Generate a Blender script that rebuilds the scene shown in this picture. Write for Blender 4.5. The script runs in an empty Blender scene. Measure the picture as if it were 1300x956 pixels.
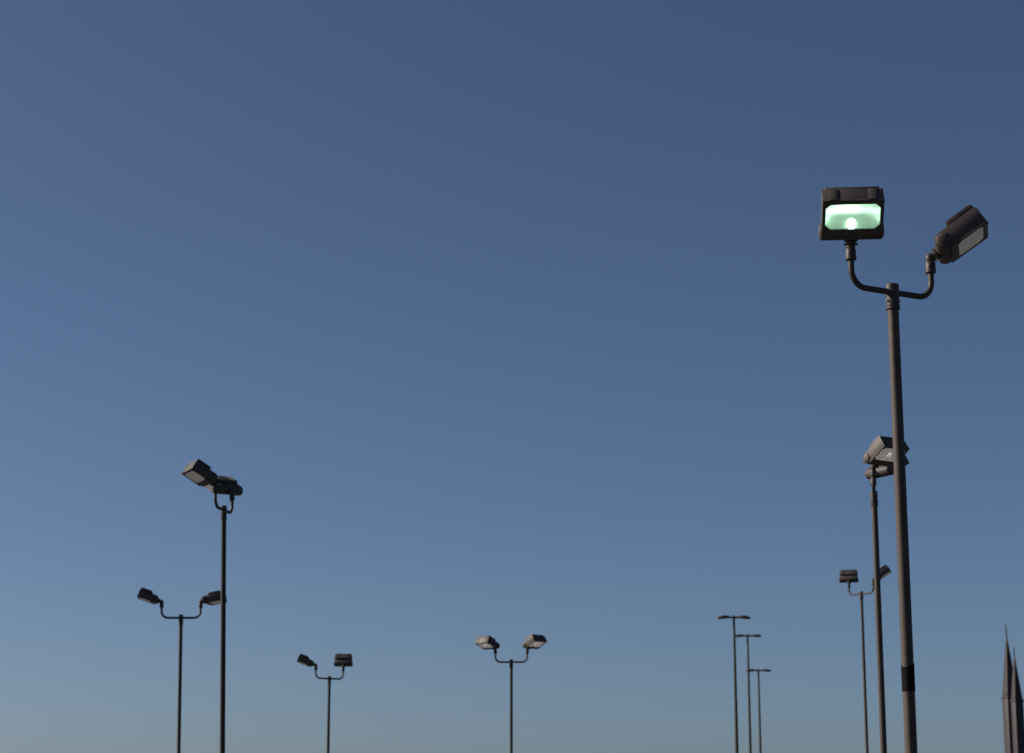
import bpy, bmesh, math
from mathutils import Vector, Matrix

R = math.radians
scene = bpy.context.scene
COL = scene.collection

# ------------------------------------------------------------------ materials
def nodes_of(name):
    m = bpy.data.materials.new(name)
    m.use_nodes = True
    return m, m.node_tree.nodes, m.node_tree.links, m.node_tree.nodes['Principled BSDF']


def paint(name, col, rough=0.5, var=0.25, scale=14.0, bump=0.02, metallic=0.0, spec=0.22):
    """Weathered painted metal: mottled colour, uneven gloss and a faint orange-peel bump."""
    m, n, l, p = nodes_of(name)
    tc = n.new('ShaderNodeTexCoord')
    mp = n.new('ShaderNodeMapping')
    mp.inputs['Scale'].default_value = (1, 1, 0.35)
    l.new(tc.outputs['Object'], mp.inputs['Vector'])
    a = n.new('ShaderNodeTexNoise')
    a.inputs['Scale'].default_value = scale
    a.inputs['Detail'].default_value = 6
    a.inputs['Roughness'].default_value = 0.65
    l.new(mp.outputs['Vector'], a.inputs['Vector'])
    ramp = n.new('ShaderNodeValToRGB')
    ramp.color_ramp.elements[0].position = 0.3
    ramp.color_ramp.elements[1].position = 0.72
    ramp.color_ramp.elements[0].color = tuple(c * (1 - var) for c in col) + (1,)
    ramp.color_ramp.elements[1].color = tuple(c * (1 + var) for c in col) + (1,)
    l.new(a.outputs['Fac'], ramp.inputs['Fac'])
    l.new(ramp.outputs['Color'], p.inputs['Base Color'])
    mr = n.new('ShaderNodeMapRange')
    mr.inputs['To Min'].default_value = rough - 0.1
    mr.inputs['To Max'].default_value = rough + 0.12
    l.new(a.outputs['Fac'], mr.inputs['Value'])
    l.new(mr.outputs['Result'], p.inputs['Roughness'])
    b = n.new('ShaderNodeTexNoise')
    b.inputs['Scale'].default_value = 260
    l.new(tc.outputs['Object'], b.inputs['Vector'])
    bp = n.new('ShaderNodeBump')
    bp.inputs['Strength'].default_value = 0.06
    bp.inputs['Distance'].default_value = bump * 0.05
    l.new(b.outputs['Fac'], bp.inputs['Height'])
    if metallic < 0.5: l.new(bp.outputs['Normal'], p.inputs['Normal'])
    p.inputs['Metallic'].default_value = metallic
    p.inputs['Specular IOR Level'].default_value = spec
    return m


M = {}
M['bronze'] = paint('bronze_paint', (0.06, 0.051, 0.047), 0.55, 0.2, 12)
M['bronze_pole'] = paint('bronze_pole_paint', (0.056, 0.045, 0.039), 0.6, 0.22, 9)
M['bracket'] = paint('bracket_paint', (0.042, 0.036, 0.032), 0.5, 0.25, 16)
M['ballast'] = paint('ballast_paint', (0.053, 0.045, 0.041), 0.55, 0.25, 10)
M['green_pole'] = paint('weathered_green_brown_paint', (0.042, 0.042, 0.035), 0.6, 0.2, 9)
M['black'] = paint('matte_black', (0.009, 0.007, 0.007), 0.85, 0.4, 20, spec=0.05)
M['dark_pole'] = paint('dark_pole_paint', (0.035, 0.030, 0.028), 0.6, 0.22, 9)
M['steel'] = paint('dull_zinc', (0.16, 0.15, 0.14), 0.6, 0.2, 40)
M['reflector'] = paint('anodised_reflector', (0.80, 0.79, 0.78), 0.52, 0.05, 20, metallic=1.0)
M['concrete'] = paint('concrete', (0.3, 0.29, 0.27), 0.85, 0.2, 6)
M['cladding'] = paint('tower_cladding', (0.034, 0.028, 0.029), 0.5, 0.12, 0.6)

m, n, l, p = nodes_of('asphalt')
tc = n.new('ShaderNodeTexCoord')
ns = n.new('ShaderNodeTexNoise'); ns.inputs['Scale'].default_value = 0.35; ns.inputs['Detail'].default_value = 8
l.new(tc.outputs['Object'], ns.inputs['Vector'])
rp = n.new('ShaderNodeValToRGB')
rp.color_ramp.elements[0].color = (0.036, 0.036, 0.038, 1); rp.color_ramp.elements[1].color = (0.065, 0.063, 0.06, 1)
l.new(ns.outputs['Fac'], rp.inputs['Fac']); l.new(rp.outputs['Color'], p.inputs['Base Color'])
p.inputs['Roughness'].default_value = 0.9
n2 = n.new('ShaderNodeTexNoise'); n2.inputs['Scale'].default_value = 90
l.new(tc.outputs['Object'], n2.inputs['Vector'])
bp = n.new('ShaderNodeBump'); bp.inputs['Strength'].default_value = 0.4; bp.inputs['Distance'].default_value = 0.01
l.new(n2.outputs['Fac'], bp.inputs['Height']); l.new(bp.outputs['Normal'], p.inputs['Normal'])
M['asphalt'] = m

# cover glass: clear with a reflection and a film of dust; 'glow' is emission put into the glass as scattered lamplight, unlit heads included
def cover_glass(name, dust_lo, dust_hi, glow=0.0, tint=(1.0, 0.95, 0.90, 1)):
    m, n, l, p = nodes_of(name)
    n.remove(p)
    out = n['Material Output']
    tr = n.new('ShaderNodeBsdfTransparent'); tr.inputs['Color'].default_value = (0.96, 0.96, 0.96, 1)
    gl = n.new('ShaderNodeBsdfGlossy'); gl.inputs['Roughness'].default_value = 0.06
    fr = n.new('ShaderNodeFresnel'); fr.inputs['IOR'].default_value = 1.5
    mx = n.new('ShaderNodeMixShader')
    l.new(fr.outputs['Fac'], mx.inputs['Fac']); l.new(tr.outputs[0], mx.inputs[1]); l.new(gl.outputs[0], mx.inputs[2])
    df = n.new('ShaderNodeBsdfDiffuse'); df.inputs['Color'].default_value = (0.56, 0.54, 0.52, 1)
    tc = n.new('ShaderNodeTexCoord'); du = n.new('ShaderNodeTexNoise'); du.inputs['Scale'].default_value = 7
    du.inputs['Detail'].default_value = 4
    l.new(tc.outputs['Object'], du.inputs['Vector'])
    dr = n.new('ShaderNodeMapRange'); dr.inputs['To Min'].default_value = dust_lo; dr.inputs['To Max'].default_value = dust_hi
    l.new(du.outputs['Fac'], dr.inputs['Value'])
    m2 = n.new('ShaderNodeMixShader')
    l.new(dr.outputs['Result'], m2.inputs['Fac']); l.new(mx.outputs[0], m2.inputs[1]); l.new(df.outputs[0], m2.inputs[2])
    last = m2
    if glow:
        em = n.new('ShaderNodeEmission'); em.inputs['Color'].default_value = tint
        gm = n.new('ShaderNodeMapRange'); gm.inputs['To Min'].default_value = glow * 0.7; gm.inputs['To Max'].default_value = glow * 1.3
        l.new(du.outputs['Fac'], gm.inputs['Value']); l.new(gm.outputs['Result'], em.inputs['Strength'])
        ad = n.new('ShaderNodeAddShader')
        l.new(m2.outputs[0], ad.inputs[0]); l.new(em.outputs[0], ad.inputs[1])
        last = ad
    l.new(last.outputs[0], out.inputs['Surface'])
    m.cycles.emission_sampling = 'NONE'
    return m


M['glass'] = cover_glass('dusty_glass_painted_glow', 0.35, 0.55, 0.02)  # heads with unlit bulbs: a faint painted glow lightens the grey pane
M['glass_on'] = cover_glass('clear_cover_glass', 0.08, 0.2, 0.07, (0.5, 1.0, 0.66, 1))
M['glass_warm'] = cover_glass('glowing_cover_glass', 0.25, 0.45, 0.04)

m, n, l, p = nodes_of('unlit_bulb_glass')
p.inputs['Base Color'].default_value = (0.75, 0.75, 0.72, 1)
p.inputs['Roughness'].default_value = 0.12
p.inputs['Coat Weight'].default_value = 1.0
p.inputs['Coat Roughness'].default_value = 0.08
M['bulb'] = m

m, n, l, p = nodes_of('burning_bulb')
p.inputs['Base Color'].default_value = (0.8, 0.8, 0.8, 1)
p.inputs['Emission Color'].default_value = (0.55, 1.0, 0.68, 1)
p.inputs['Emission Strength'].default_value = 12.5
M['bulb_on'] = m

m, n, l, p = nodes_of('faintly_glowing_bulb')
p.inputs['Base Color'].default_value = (0.8, 0.8, 0.8, 1)
p.inputs['Emission Color'].default_value = (1.0, 0.91, 0.86, 1)
p.inputs['Emission Strength'].default_value = 12.0
M['bulb_warm'] = m
m.cycles.emission_sampling = 'NONE'

# ------------------------------------------------------------------ mesh helpers
def finish(bm, name, mat, bevel=0.0, angle=32):
    bmesh.ops.remove_doubles(bm, verts=bm.verts, dist=1e-6)
    bmesh.ops.recalc_face_normals(bm, faces=bm.faces)
    if bevel:
        es = [e for e in bm.edges if len(e.link_faces) == 2 and e.calc_face_angle(0) > R(38)]
        bmesh.ops.bevel(bm, geom=es, offset=bevel, segments=2, profile=0.5, affect='EDGES', clamp_overlap=True)
    me = bpy.data.meshes.new(name)
    bm.to_mesh(me); bm.free()
    me.materials.append(mat)
    me.shade_smooth()
    me.set_sharp_from_angle(angle=R(angle))
    return me


def loft(bm, rings, cap0=True, cap1=True, closed=True):
    vs = [[bm.verts.new(c) for c in r] for r in rings]
    k = len(vs[0])
    for a, b in zip(vs, vs[1:]):
        for i in range(k if closed else k - 1):
            j = (i + 1) % k
            bm.faces.new((a[i], a[j], b[j], b[i]))
    if cap0: bm.faces.new(list(reversed(vs[0])))
    if cap1: bm.faces.new(vs[-1])
    return vs


def lathe(bm, prof, segs=24, axis='Z', origin=(0, 0, 0)):
    """prof: list of (radius, height) along the axis."""
    o = Vector(origin)
    rings = []
    for r, h in prof:
        ring = []
        for i in range(segs):
            a = 2 * math.pi * i / segs
            c, s = r * math.cos(a), r * math.sin(a)
            v = {'Z': (c, s, h), 'X': (h, c, s), 'Y': (s, h, c)}[axis]
            ring.append(o + Vector(v))
        rings.append(ring)
    loft(bm, rings)


def tube(bm, pts, rad, segs=16):
    pts = [Vector(p) for p in pts]
    rings = []
    side = Vector((0, 1, 0))
    for i, p in enumerate(pts):
        t = (pts[min(i + 1, len(pts) - 1)] - pts[max(i - 1, 0)]).normalized()
        u = side.cross(t).normalized()
        w = t.cross(u)
        rings.append([p + (u * math.cos(2 * math.pi * k / segs) + w * math.sin(2 * math.pi * k / segs)) * rad for k in range(segs)])
    loft(bm, rings)


def box(bm, x0, x1, y0, y1, z0, z1):
    v = [bm.verts.new(c) for c in ((x0, y0, z0), (x1, y0, z0), (x1, y1, z0), (x0, y1, z0),
                                   (x0, y0, z1), (x1, y0, z1), (x1, y1, z1), (x0, y1, z1))]
    for f in ((0, 3, 2, 1), (4, 5, 6, 7), (0, 1, 5, 4), (1, 2, 6, 5), (2, 3, 7, 6), (3, 0, 4, 7)):
        bm.faces.new([v[i] for i in f])


def link(name, mesh, parent, loc=(0, 0, 0), rot=(0, 0, 0)):
    o = bpy.data.objects.new(name, mesh)
    COL.objects.link(o)
    o.parent = parent
    o.location = loc
    o.rotation_euler = rot
    return o


def thing(name, label, cat, loc, group=None, rz=0.0):
    o = bpy.data.objects.new(name, None)
    COL.objects.link(o)
    o.empty_display_size = 0.3
    o.location = loc
    o.rotation_euler = (0, 0, rz)
    o['label'] = label
    o['category'] = cat
    if group: o['group'] = group
    return o

# ------------------------------------------------------------------ floodlight meshes
# local frame: origin at the swivel, +x out along the housing, +z the back, -z the glass
BX = 0.155            # barrel centre
RB = 0.081            # half thickness
XE = BX + 0.396       # outer end
HW = 0.258            # half width
LX0, LX1, LY, CH = BX + 0.088, BX + 0.354, 0.234, 0.045   # lens opening


def octagon(s=1.0, z=0.0, dx=0.0):
    cx = (LX0 + LX1) / 2
    hx = (LX1 - LX0) / 2
    base = [(-hx, -LY + CH), (-hx + CH, -LY), (hx - CH, -LY), (hx, -LY + CH),
            (hx, LY - CH), (hx - CH, LY), (-hx + CH, LY), (-hx, LY - CH)]
    return [(cx + dx + x * s, y * s, z) for x, y in base]


def slab_with_hole(bm, x0, x1, hw, z0, z1, hole_s=1.0):
    """rectangular slab with the lens opening cut through it"""
    o8 = octagon(hole_s)
    def ring(z):
        inner = [(x, y, z) for x, y, _ in o8]
        outer = [(x0, inner[0][1], z), (inner[1][0], -hw, z), (inner[2][0], -hw, z), (x1, inner[3][1], z),
                 (x1, inner[4][1], z), (inner[5][0], hw, z), (inner[6][0], hw, z), (x0, inner[7][1], z)]
        corners = [(x0, -hw, z), None, (x1, -hw, z), None, (x1, hw, z), None, (x0, hw, z), None]
        return [bm.verts.new(c) for c in inner], [bm.verts.new(c) for c in outer], \
               [bm.verts.new(c) if c else None for c in corners]
    ia, oa, ca = ring(z0)
    ib, ob, cb = ring(z1)
    for i in range(8):
        j = (i + 1) % 8
        for (I, O, Cn) in ((ia, oa, ca), (ib, ob, cb)):
            if Cn[i]: bm.faces.new((I[i], I[j], O[j], Cn[i], O[i]))
            else: bm.faces.new((I[i], I[j], O[j], O[i]))
        bm.faces.new((ia[i], ia[j], ib[j], ib[i]))
        if ca[i]:
            bm.faces.new((oa[i], ca[i], cb[i], ob[i])); bm.faces.new((ca[i], oa[j], ob[j], cb[i]))
        else:
            bm.faces.new((oa[i], oa[j], ob[j], ob[i]))


def housing_mesh():
    bm = bmesh.new()
    # side profile: barrel end, back, outer end; the flat front is cut for the lens opening
    prof = []
    for k in range(13):
        a = -math.pi / 2 - math.pi * k / 12
        prof.append((BX + RB * math.cos(a), RB * math.sin(a)))
    prof += [(XE - 0.012, RB), (XE, RB - 0.012), (XE, -RB)]
    L = [bm.verts.new((x, -HW, z)) for x, z in prof]
    Rr = [bm.verts.new((x, HW, z)) for x, z in prof]
    for i in range(len(prof) - 1):
        bm.faces.new((L[i], L[i + 1], Rr[i + 1], Rr[i]))
    bm.faces.new(L); bm.faces.new(list(reversed(Rr)))
    # front face with the opening
    o8 = [bm.verts.new(c) for c in octagon(1.0, -RB)]
    c = [L[0], L[-1], Rr[-1], Rr[0]]      # (barrel,-y) (end,-y) (end,+y) (barrel,+y)
    bm.faces.new((c[0], c[1], o8[2], o8[1])); bm.faces.new((c[1], o8[3], o8[2]))
    bm.faces.new((c[1], c[2], o8[4], o8[3])); bm.faces.new((c[2], o8[5], o8[4]))
    bm.faces.new((c[2], c[3], o8[6], o8[5])); bm.faces.new((c[3], o8[7], o8[6]))
    bm.faces.new((c[3], c[0], o8[0], o8[7])); bm.faces.new((c[0], o8[1], o8[0]))
    me = finish(bm, 'floodlight_housing', M['bronze'], 0.0025)
    # domed caps on the two barrel ends
    bm = bmesh.new(); bm.from_mesh(me)
    for s in (-1, 1):
        lathe(bm, [(0.072, s * (HW + 0.001)), (0.070, s * (HW + 0.009)), (0.058, s * (HW + 0.017)), (0.036, s * (HW + 0.022)), (0.006, s * (HW + 0.024))],
              24, 'Y', (BX, 0, 0))
    bmesh.ops.recalc_face_normals(bm, faces=bm.faces)
    bm.to_mesh(me); bm.free()
    me.shade_smooth(); me.set_sharp_from_angle(angle=R(32))
    return me


def ballast_mesh():
    bm = bmesh.new()
    x0, x1, w = BX + 0.105, BX + 0.386, 0.228
    z0, z1 = RB + 0.002, RB + 0.056
    prof = [(x0, z0), (x0 + 0.004, z1 - 0.014), (x0 + 0.02, z1), (x1 - 0.022, z1), (x1, z1 - 0.026), (x1, z0)]
    loft(bm, [[(x, -w, z) for x, z in prof], [(x, w, z) for x, z in prof]])
    for y in (-0.19, -0.13, 0.13, 0.19):          # cooling ribs
        box(bm, x0 + 0.03, x1 - 0.035, y - 0.004, y + 0.004, z1 - 0.002, z1 + 0.008)
    return finish(bm, 'ballast_box', M['ballast'], 0.003)


def frame_mesh():
    bm = bmesh.new()
    slab_with_hole(bm, BX + 0.012, XE + 0.003, HW + 0.002, -RB - 0.016, -RB - 0.0015, 1.0)
    return finish(bm, 'lens_frame', M['bronze'], 0.002)


def lens_mesh(mat):
    bm = bmesh.new()
    loft(bm, [octagon(0.995, -RB - 0.010), octagon(0.995, -RB - 0.005)])
    return finish(bm, 'lens', mat)


def reflector_mesh():
    """smooth bowl: the octagonal rim rounds off into an ellipse towards the bottom"""
    bm = bmesh.new()
    o8 = [Vector(c) for c in octagon(0.985, 0.0)]
    mid = sum(o8, Vector()) / 8
    seg = 64
    rim = []
    for i in range(seg):                       # rim points at equal angles on the octagon
        a = 2 * math.pi * i / seg
        dvec = Vector(((LX1 - LX0) / 2 * math.cos(a), LY * math.sin(a), 0))
        best = None
        for k in range(8):
            p, q = o8[k] - mid, o8[(k + 1) % 8] - mid
            e = q - p
            den = dvec.x * e.y - dvec.y * e.x
            if abs(den) < 1e-9: continue
            t = (p.x * e.y - p.y * e.x) / den
            u = (p.x * dvec.y - p.y * dvec.x) / den
            if t > 0 and -1e-6 <= u <= 1 + 1e-6: best = t
        rim.append((dvec, best))
    rings = []
    for k in range(13):
        f = k / 12
        s = math.sqrt(max(0.0, 1 - f ** 1.6)) if k < 12 else 0.03
        z = -RB + 0.002 + 0.146 * f
        w = min(1.0, f * 2.2)
        rings.append([mid + dv * (s * ((1 - w) * t + w * 0.98 * min(t, 1.0))) + Vector((-(1 - s) * 0.065, 0, z)) for dv, t in rim])
    loft(bm, rings, cap0=False)
    for f in bm.faces: f.normal_flip()
    me = bpy.data.meshes.new('reflector')
    bm.to_mesh(me); bm.free()
    me.materials.append(M['reflector'])
    me.shade_smooth()
    return me


def bulb_mesh(mat):
    bm = bmesh.new()
    x = LX0 - 0.034
    lathe(bm, [(0.014, x), (0.016, x + 0.012), (0.026, x + 0.022), (0.034, x + 0.038), (0.036, x + 0.052), (0.033, x + 0.067), (0.024, x + 0.080), (0.010, x + 0.088), (0.002, x + 0.090)],
          20, 'X', (0, -0.004, -0.022))
    return finish(bm, 'lamp', mat, 0, 60)


def arc_mesh(mat):
    bm = bmesh.new()
    x = LX0 + 0.10
    lathe(bm, [(0.003, x - 0.01), (0.014, x), (0.021, x + 0.014), (0.021, x + 0.038), (0.014, x + 0.052), (0.003, x + 0.062)],
          18, 'X', (0, -0.004, -0.056))
    return finish(bm, 'lamp', mat, 0, 60)


def knuckle_mesh():
    bm = bmesh.new()
    lathe(bm, [(0.030, 0.0), (0.030, 0.045), (0.034, 0.048), (0.034, 0.058)], 20, 'X')
    for h, r in ((0.054, 0.056), (0.071, 0.053)):      # toothed aiming discs
        k = 36
        r0 = [(h, (r + (0.004 if i % 2 else 0)) * math.cos(2 * math.pi * i / k), (r + (0.004 if i % 2 else 0)) * math.sin(2 * math.pi * i / k)) for i in range(k)]
        loft(bm, [r0, [(h + 0.014, y, z) for _, y, z in r0]])
    lathe(bm, [(0.044, 0.084), (0.05, 0.115)], 20, 'X')
    lathe(bm, [(0.009, -0.062), (0.009, 0.062)], 8, 'Y', (0.035, 0, -0.036))   # clamp bolt
    return finish(bm, 'knuckle', M['bracket'], 0)


def hinge_mesh():
    bm = bmesh.new()
    box(bm, XE + 0.001, XE + 0.006, -0.036, 0.036, -RB - 0.012, RB - 0.016)
    lathe(bm, [(0.006, -0.038), (0.006, 0.038)], 10, 'Y', (XE + 0.007, 0, -RB - 0.006))
    return finish(bm, 'hinge_plate', M['ballast'], 0.0015)


MESH = {
    'housing': housing_mesh(), 'ballast': ballast_mesh(), 'frame': frame_mesh(), 'lens_off': lens_mesh(M['glass']), 'lens_on': lens_mesh(M['glass_on']), 'lens_warm': lens_mesh(M['glass_warm']),
    'reflector': reflector_mesh(), 'bulb_off': bulb_mesh(M['bulb']), 'bulb_warm': arc_mesh(M['bulb_warm']), 'bulb_on': bulb_mesh(M['bulb_on']),
    'knuckle': knuckle_mesh(), 'hinge': hinge_mesh(),
}

# bracket arm along +x: straight bar, bend, riser; height 0 is the bar's axis
ARM, RISE, SWIVEL = 0.445, 0.235, 0.370


def arm_mesh():
    bm = bmesh.new()
    rb = 0.15
    pts = [(0.03, 0, 0), (0.15, 0, 0), (ARM - rb - 0.001, 0, 0)]
    for k in range(1, 13):
        a = math.pi / 2 * k / 12
        pts.append((ARM - rb + rb * math.sin(a), 0, rb - rb * math.cos(a)))
    pts.append((ARM, 0, RISE + 0.02))
    tube(bm, pts, 0.0265, 18)
    return finish(bm, 'bracket_arm', M['bracket'])


def slip_mesh():
    bm = bmesh.new()
    o = (ARM, 0, 0)
    lathe(bm, [(0.030, RISE), (0.049, RISE), (0.049, RISE + 0.012), (0.046, RISE + 0.014), (0.045, RISE + 0.088), (0.041, RISE + 0.096)], 22, 'Z', o)
    z = SWIVEL
    lathe(bm, [(0.036, RISE + 0.085), (0.041, z - 0.025), (0.0435, z - 0.008), (0.0425, z + 0.012), (0.036, z + 0.030), (0.022, z + 0.041), (0.003, z + 0.045)], 22, 'Z', o)
    for a in (0.6, 0.6 + math.pi):
        d = Vector((math.cos(a), math.sin(a), 0))
        c = Vector(o) + d * 0.045 + Vector((0, 0, RISE + 0.055))
        box(bm, c.x - 0.008, c.x + 0.008, c.y - 0.008, c.y + 0.008, c.z - 0.008, c.z + 0.008)
    return finish(bm, 'slipfitter', M['bracket'])


def collar_mesh(r):
    bm = bmesh.new()   # height 0 is the bar's axis
    q = r / 0.0605
    lathe(bm, [(0.052 * q, -0.155), (0.064 * q, -0.155), (0.065 * q, -0.150), (0.064 * q, -0.143), (0.0585 * q, -0.140), (0.0585 * q, -0.131),
               (0.063 * q, -0.128), (0.063 * q, -0.121), (0.0595 * q, -0.118), (0.0605 * q, 0.060), (0.059 * q, 0.068), (0.050 * q, 0.074), (0.004, 0.078)], 32)
    return finish(bm, 'collar', M['bracket'])


def screw_mesh():
    bm = bmesh.new()
    lathe(bm, [(0.010, 0.0), (0.010, 0.012), (0.006, 0.014)], 6, 'X')
    return finish(bm, 'set_screw', M['steel'])


MESH['arm'], MESH['slip'], MESH['screw'] = arm_mesh(), slip_mesh(), screw_mesh()


def add_floodlight(root, loc, heading, tilt, lamp='off', label=None):
    f = link('floodlight', MESH['housing'], root, loc, (0, R(-tilt), R(heading)))
    if label: f['label'] = label
    link('ballast_box', MESH['ballast'], f)
    link('lens_frame', MESH['frame'], f)
    link('reflector', MESH['reflector'], f)
    link('lamp', MESH['bulb_' + lamp], f)
    link('lens', MESH['lens_' + lamp], f)
    link('knuckle', MESH['knuckle'], f)
    for y in (-0.165, 0.165):
        link('hinge_plate', MESH['hinge'], f, (0, y, 0))


def floodlight_pole(label, x, y, bar_z, r_top, r_base, bar_heading, right, left, black_band=None, lean=0.0, mat='bronze_pole', labels=(None, None)):
    """bar_z: height of the crossbar. right / left: (heading, tilt, lamp state) of the lamp heads on the two arm ends."""
    root = thing('floodlight_pole', label, 'floodlight pole', (x + bar_z * lean, y, 0), 'twin floodlight poles of the car park')
    root.rotation_euler = (0, -lean, 0)          # a pole that is not quite plumb
    bm = bmesh.new()
    top = bar_z - 0.10
    lathe(bm, [(r_base, 0.02), (r_base + (r_top - r_base) * 0.5, top * 0.5), (r_top, top)], 36)
    link('pole', finish(bm, 'pole', M[mat]), root)
    bm = bmesh.new()
    box(bm, -0.17, 0.17, -0.17, 0.17, 0.0, 0.03)
    lathe(bm, [(r_base + 0.035, 0.03), (r_base + 0.030, 0.09), (r_base + 0.004, 0.13)], 28)
    link('base_plate', finish(bm, 'base_plate', M[mat], 0.003), root)
    col = link('collar', collar_mesh(r_top * 1.2), root, (0, 0, bar_z))
    for k, a in enumerate((-150, -35)):
        link('set_screw', MESH['screw'], col, (r_top * 1.18 * math.cos(R(a)), r_top * 1.18 * math.sin(R(a)), -0.082 - 0.01 * k), (0, 0, R(a)))
    for h, head, lb in ((bar_heading, right, labels[0]), (bar_heading + 180, left, labels[1])):
        arm = link('bracket_arm', MESH['arm'], root, (0, 0, bar_z), (0, 0, R(h)))
        link('slipfitter', MESH['slip'], arm)
        add_floodlight(root, (ARM * math.cos(R(h)), ARM * math.sin(R(h)), bar_z + SWIVEL), head[0], head[1], head[2], lb)
    if black_band:  # near-black ring slightly wider than the pole, its upper rim uneven
        z0, z1, r = black_band
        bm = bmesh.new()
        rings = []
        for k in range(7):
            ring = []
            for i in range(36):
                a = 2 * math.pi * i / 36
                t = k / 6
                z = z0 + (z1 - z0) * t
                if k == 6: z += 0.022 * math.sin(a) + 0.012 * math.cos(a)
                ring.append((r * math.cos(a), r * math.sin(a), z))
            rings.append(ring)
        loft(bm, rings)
        s = link('black_band', finish(bm, 'black_band', M['black']), root)
        s['label'] = 'black band round the lower pole'
    return root

# ------------------------------------------------------------------ camera
EYE = Vector((0, 0, 1.6))
FPX, CX, CY, HOR = 2600.0, 650.0, 478.0, 1045.0
PITCH = math.atan((HOR - CY) / FPX)
cam_data = bpy.data.cameras.new('camera')
cam = bpy.data.objects.new('camera', cam_data)
COL.objects.link(cam)
scene.camera = cam
cam.location = EYE
cam.rotation_euler = (math.pi / 2 + PITCH, 0, 0)
cam_data.sensor_width = 36.0
cam_data.lens = 36.0 * FPX / 1300.0
cam_data.clip_end = 12000
cam_data.dof.use_dof = True
cam_data.dof.focus_distance = 18.3
cam_data.dof.aperture_fstop = 3.5

# ------------------------------------------------------------------ ground
bm = bmesh.new()
S = 5000
bm.faces.new([bm.verts.new(c) for c in ((-S, -S, 0), (S, -S, 0), (S, S, 0), (-S, S, 0))])
g = bpy.data.objects.new('ground', finish(bm, 'ground', M['asphalt']))
COL.objects.link(g)
g['kind'] = 'structure'

# ------------------------------------------------------------------ the floodlight poles, at their places on the car park (metres)
floodlight_pole('dark bronze twin floodlight pole, tallest and nearest, its left floodlight glowing greenish white', 3.33, 17.36, 6.14, 0.0485, 0.054, 29,
                (-13, 34, 'off'), (-95, 36, 'on'), black_band=(2.68, 2.905, 0.0555), labels=(None, 'switched-on floodlight facing the camera, its lens glowing greenish white'))
floodlight_pole('dark floodlight pole just left of the tallest pole, its two heads one above the other', 5.47, 30.62, 6.43, 0.046, 0.050, 80,
                (30, 33, 'warm'), (-55, 33, 'warm'))
floodlight_pole('near-black twin floodlight pole, tallest at the left, two heads crowded together over a short bracket', -4.945, 34.82, 6.85, 0.043, 0.047, 79.3,
                (130, 27, 'warm'), (-152, 31, 'off'), lean=0.024, mat='dark_pole')
floodlight_pole('thin dark floodlight pole behind the tall left pole, two slim heads spread left and right', -7.64, 47.37, 6.23, 0.042, 0.045, 10,
                (-8, 10, 'off'), (188, 20, 'off'), lean=0.017, mat='green_pole')
floodlight_pole('lowest-reaching floodlight pole, its left head side-on and right head turned away, short stem showing', -5.33, 60.28, 5.72, 0.042, 0.046, 32,
                (94, 34, 'off'), (185, 21, 'off'), mat='green_pole')
floodlight_pole('slim floodlight pole near the middle with a symmetrical bracket and two sunlit heads', -0.02, 57.53, 5.99, 0.042, 0.045, 0,
                (-45, 29, 'warm'), (-137, 23, 'warm'), mat='green_pole')
floodlight_pole('small far floodlight pole beside the second tall right pole, left head seen from behind', 10.08, 59.07, 8.06, 0.043, 0.047, -48,
                (-10, 34, 'off'), (80, 36, 'off'))

# ------------------------------------------------------------------ tall street lamps with two flat heads, far off
def street_arm_mesh():
    bm = bmesh.new()
    rings = []
    for x, ry, rz, z in ((0.0, 0.045, 0.05, 0.0), (0.14, 0.045, 0.05, 0.010), (0.30, 0.045, 0.052, 0.018)):
        rings.append([(x, ry * math.cos(2 * math.pi * k / 14), z + rz * math.sin(2 * math.pi * k / 14)) for k in range(14)])
    loft(bm, rings)
    return finish(bm, 'street_lamp_arm', M['green_pole'])


def street_head_mesh():
    bm = bmesh.new()
    rings = []
    for x, ry, top, bot in ((0.20, 0.05, 0.072, -0.036), (0.30, 0.10, 0.098, -0.045), (0.42, 0.15, 0.115, -0.055), (0.56, 0.17, 0.108, -0.065),
                            (0.70, 0.16, 0.080, -0.075), (0.78, 0.12, 0.040, -0.080), (0.82, 0.05, -0.01, -0.075)):
        ring = []
        for k in range(18):
            a = 2 * math.pi * k / 18
            s = math.sin(a)
            ring.append((x, ry * math.cos(a), (top if s > 0 else -bot) * s))
        rings.append(ring)
    loft(bm, rings)
    return finish(bm, 'lamp_head', M['bronze'], 0, 50)


def street_lens_mesh():
    bm = bmesh.new()
    rings = []
    for r, z in ((1.0, -0.055), (0.95, -0.068), (0.7, -0.080), (0.3, -0.086), (0.03, -0.087)):
        rings.append([(0.58 + 0.13 * r * math.cos(2 * math.pi * k / 18), 0.10 * r * math.sin(2 * math.pi * k / 18), z) for k in range(18)])
    loft(bm, rings)
    return finish(bm, 'lens', M['bulb'], 0, 60)


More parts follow.
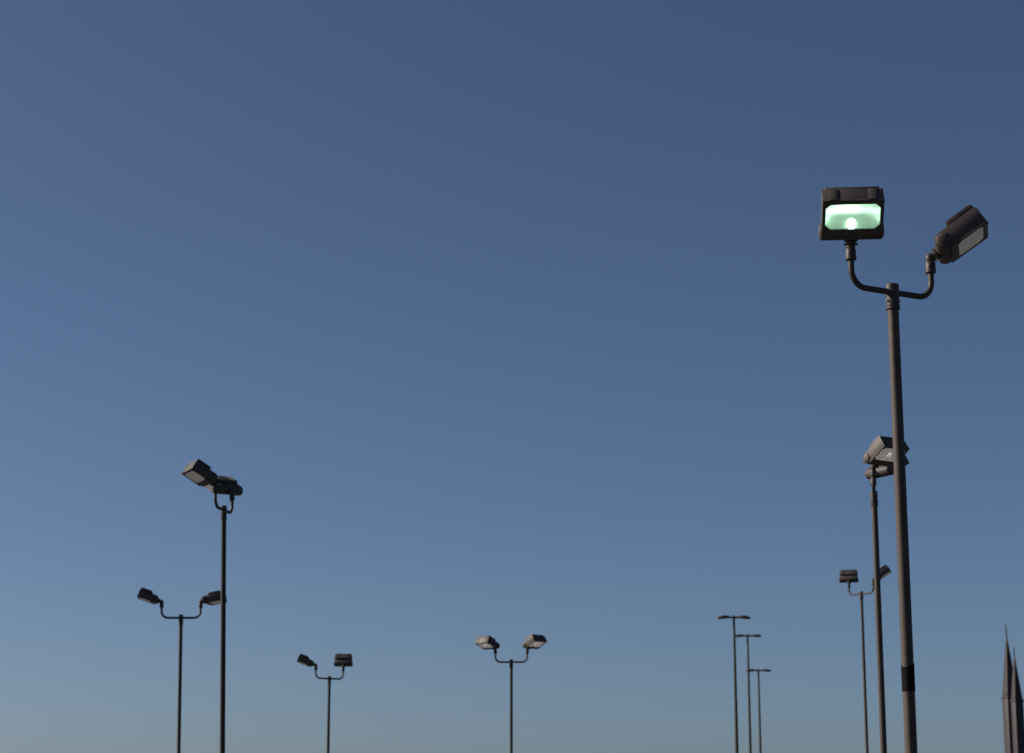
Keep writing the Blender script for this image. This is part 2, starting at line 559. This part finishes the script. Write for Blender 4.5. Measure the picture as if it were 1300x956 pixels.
SARM, SHEAD, SLENS = street_arm_mesh(), street_head_mesh(), street_lens_mesh()
for label, x, y, h, hd in (
        ('tallest of the three far thin street lamps with flat winged double heads', 11.00, 101.78, 11.56, 2),
        ('middle-height street lamp with flat double heads, between the taller and the lowest far lamps', 14.24, 124.31, 12.65, -3),
        ('lowest of the three far thin street lamps, rightmost, with flat double heads', 16.04, 134.35, 11.30, 1)):
    root = thing('street_lamp', label, 'street lamp', (x, y, 0), 'far street lamps with flat double heads')
    bm = bmesh.new()
    lathe(bm, [(0.10, 0.02), (0.085, h * 0.5), (0.058, h - 0.04), (0.055, h + 0.03), (0.04, h + 0.05), (0.004, h + 0.055)], 20)
    link('pole', finish(bm, 'street_lamp_pole', M['green_pole']), root)
    bm = bmesh.new()
    lathe(bm, [(0.05, h + 0.052), (0.06, h + 0.075), (0.055, h + 0.105), (0.003, h + 0.125)], 12)
    link('light_sensor', finish(bm, 'light_sensor', M['bronze']), root)
    bm = bmesh.new()
    box(bm, -0.24, 0.24, -0.24, 0.24, 0.0, 0.035)
    link('base_plate', finish(bm, 'street_lamp_base_plate', M['green_pole'], 0.004), root)
    for a in (hd, hd + 180):
        link('arm', SARM, root, (0, 0, h), (0, 0, R(a)))
        f = link('lamp_head', SHEAD, root, (0, 0, h), (0, 0, R(a)))
        link('lens', SLENS, f)

# ------------------------------------------------------------------ two slim pointed towers on the horizon
def pointed_tower(label, x, y, h, rod, spire_h):
    root = thing('pointed_tower', label, 'tower', (x, y, 0), 'slim pointed towers at the right edge')
    def ring(z, d, g=0.0):
        return [(-0.088 * d - 0.06 - g, 0.09 * d + 0.05, z), (-0.046 * d, -0.05 * d - 0.08 - g, z),
                (0.130 * d + 0.08 + g, -0.01 * d, z), (0.02 * d, 0.20 * d + 0.1 + g, z)]
    z0 = h - spire_h
    bm = bmesh.new()
    loft(bm, [ring(z0 + 0.25, spire_h - 0.25)] + [ring(h - spire_h * (1 - k / 8), spire_h * (1 - k / 8)) for k in range(1, 9)])
    link('spire', finish(bm, 'spire', M['cladding'], 0.02), root)
    bm = bmesh.new()
    loft(bm, [ring(z0, spire_h, 0.08), ring(z0 + 0.25, spire_h, 0.08)])
    link('ledge', finish(bm, 'ledge', M['cladding'], 0.02), root)
    bm = bmesh.new()
    loft(bm, [ring(0.0, spire_h), ring(z0, spire_h)])
    link('shaft', finish(bm, 'shaft', M['cladding'], 0.02), root)
    bm = bmesh.new()
    lathe(bm, [(0.09, h - 0.1), (0.075, h + rod * 0.5), (0.05, h + rod)], 10)
    link('finial_rod', finish(bm, 'finial_rod', M['cladding']), root)


pointed_tower('taller of the two slim pointed towers at the right edge, tan on its sunlit side', 58.10, 241.68, 23.2, 1.3, 7.4)
pointed_tower('shorter slim pointed tower in front of the taller one, nearest the right edge', 54.95, 225.49, 19.5, 0.9, 5.0)

# ------------------------------------------------------------------ light
SUN_ELEV, SUN_HEAD = 28.0, 170.0          # heading counter-clockwise from +X: from the left, a little beyond the poles
world = bpy.data.worlds.new('World')
scene.world = world
world.use_nodes = True
world.cycles.sampling_method = 'NONE'      # smooth sky, no sun disc in it
wn, wl = world.node_tree.nodes, world.node_tree.links
sky = wn.new('ShaderNodeTexSky')
sky.sky_type = 'NISHITA'
sky.sun_disc = False
sky.sun_elevation = R(SUN_ELEV)
sky.sun_rotation = R(90 - SUN_HEAD)
sky.air_density, sky.dust_density, sky.ozone_density = 0.6, 1.0, 3.6
wl.new(sky.outputs['Color'], wn['Background'].inputs['Color'])
wn['Background'].inputs['Strength'].default_value = 0.05

sd = bpy.data.lights.new('sun', 'SUN')
sd.energy = 5.0
sd.angle = R(0.5)
sd.color = (1.0, 0.90, 0.78)
sun = bpy.data.objects.new('sun', sd)
COL.objects.link(sun)
d = Vector((math.cos(R(SUN_HEAD)) * math.cos(R(SUN_ELEV)), math.sin(R(SUN_HEAD)) * math.cos(R(SUN_ELEV)), math.sin(R(SUN_ELEV))))
sun.rotation_euler = d.to_track_quat('Z', 'Y').to_euler()
sun.location = (0, 0, 30)

# ------------------------------------------------------------------ output
scene.render.engine = 'CYCLES'
scene.cycles.use_denoising = True
scene.cycles.denoising_input_passes = 'RGB_ALBEDO_NORMAL'
scene.cycles.max_bounces = 10
scene.cycles.transparent_max_bounces = 12
scene.cycles.sample_clamp_indirect = 7.0
vs = scene.view_settings
vs.view_transform = 'Standard'
vs.look = 'None'
vs.exposure = 0.5
vs.gamma = 1.0
vs.use_curve_mapping = False
scene.render.film_transparent = False
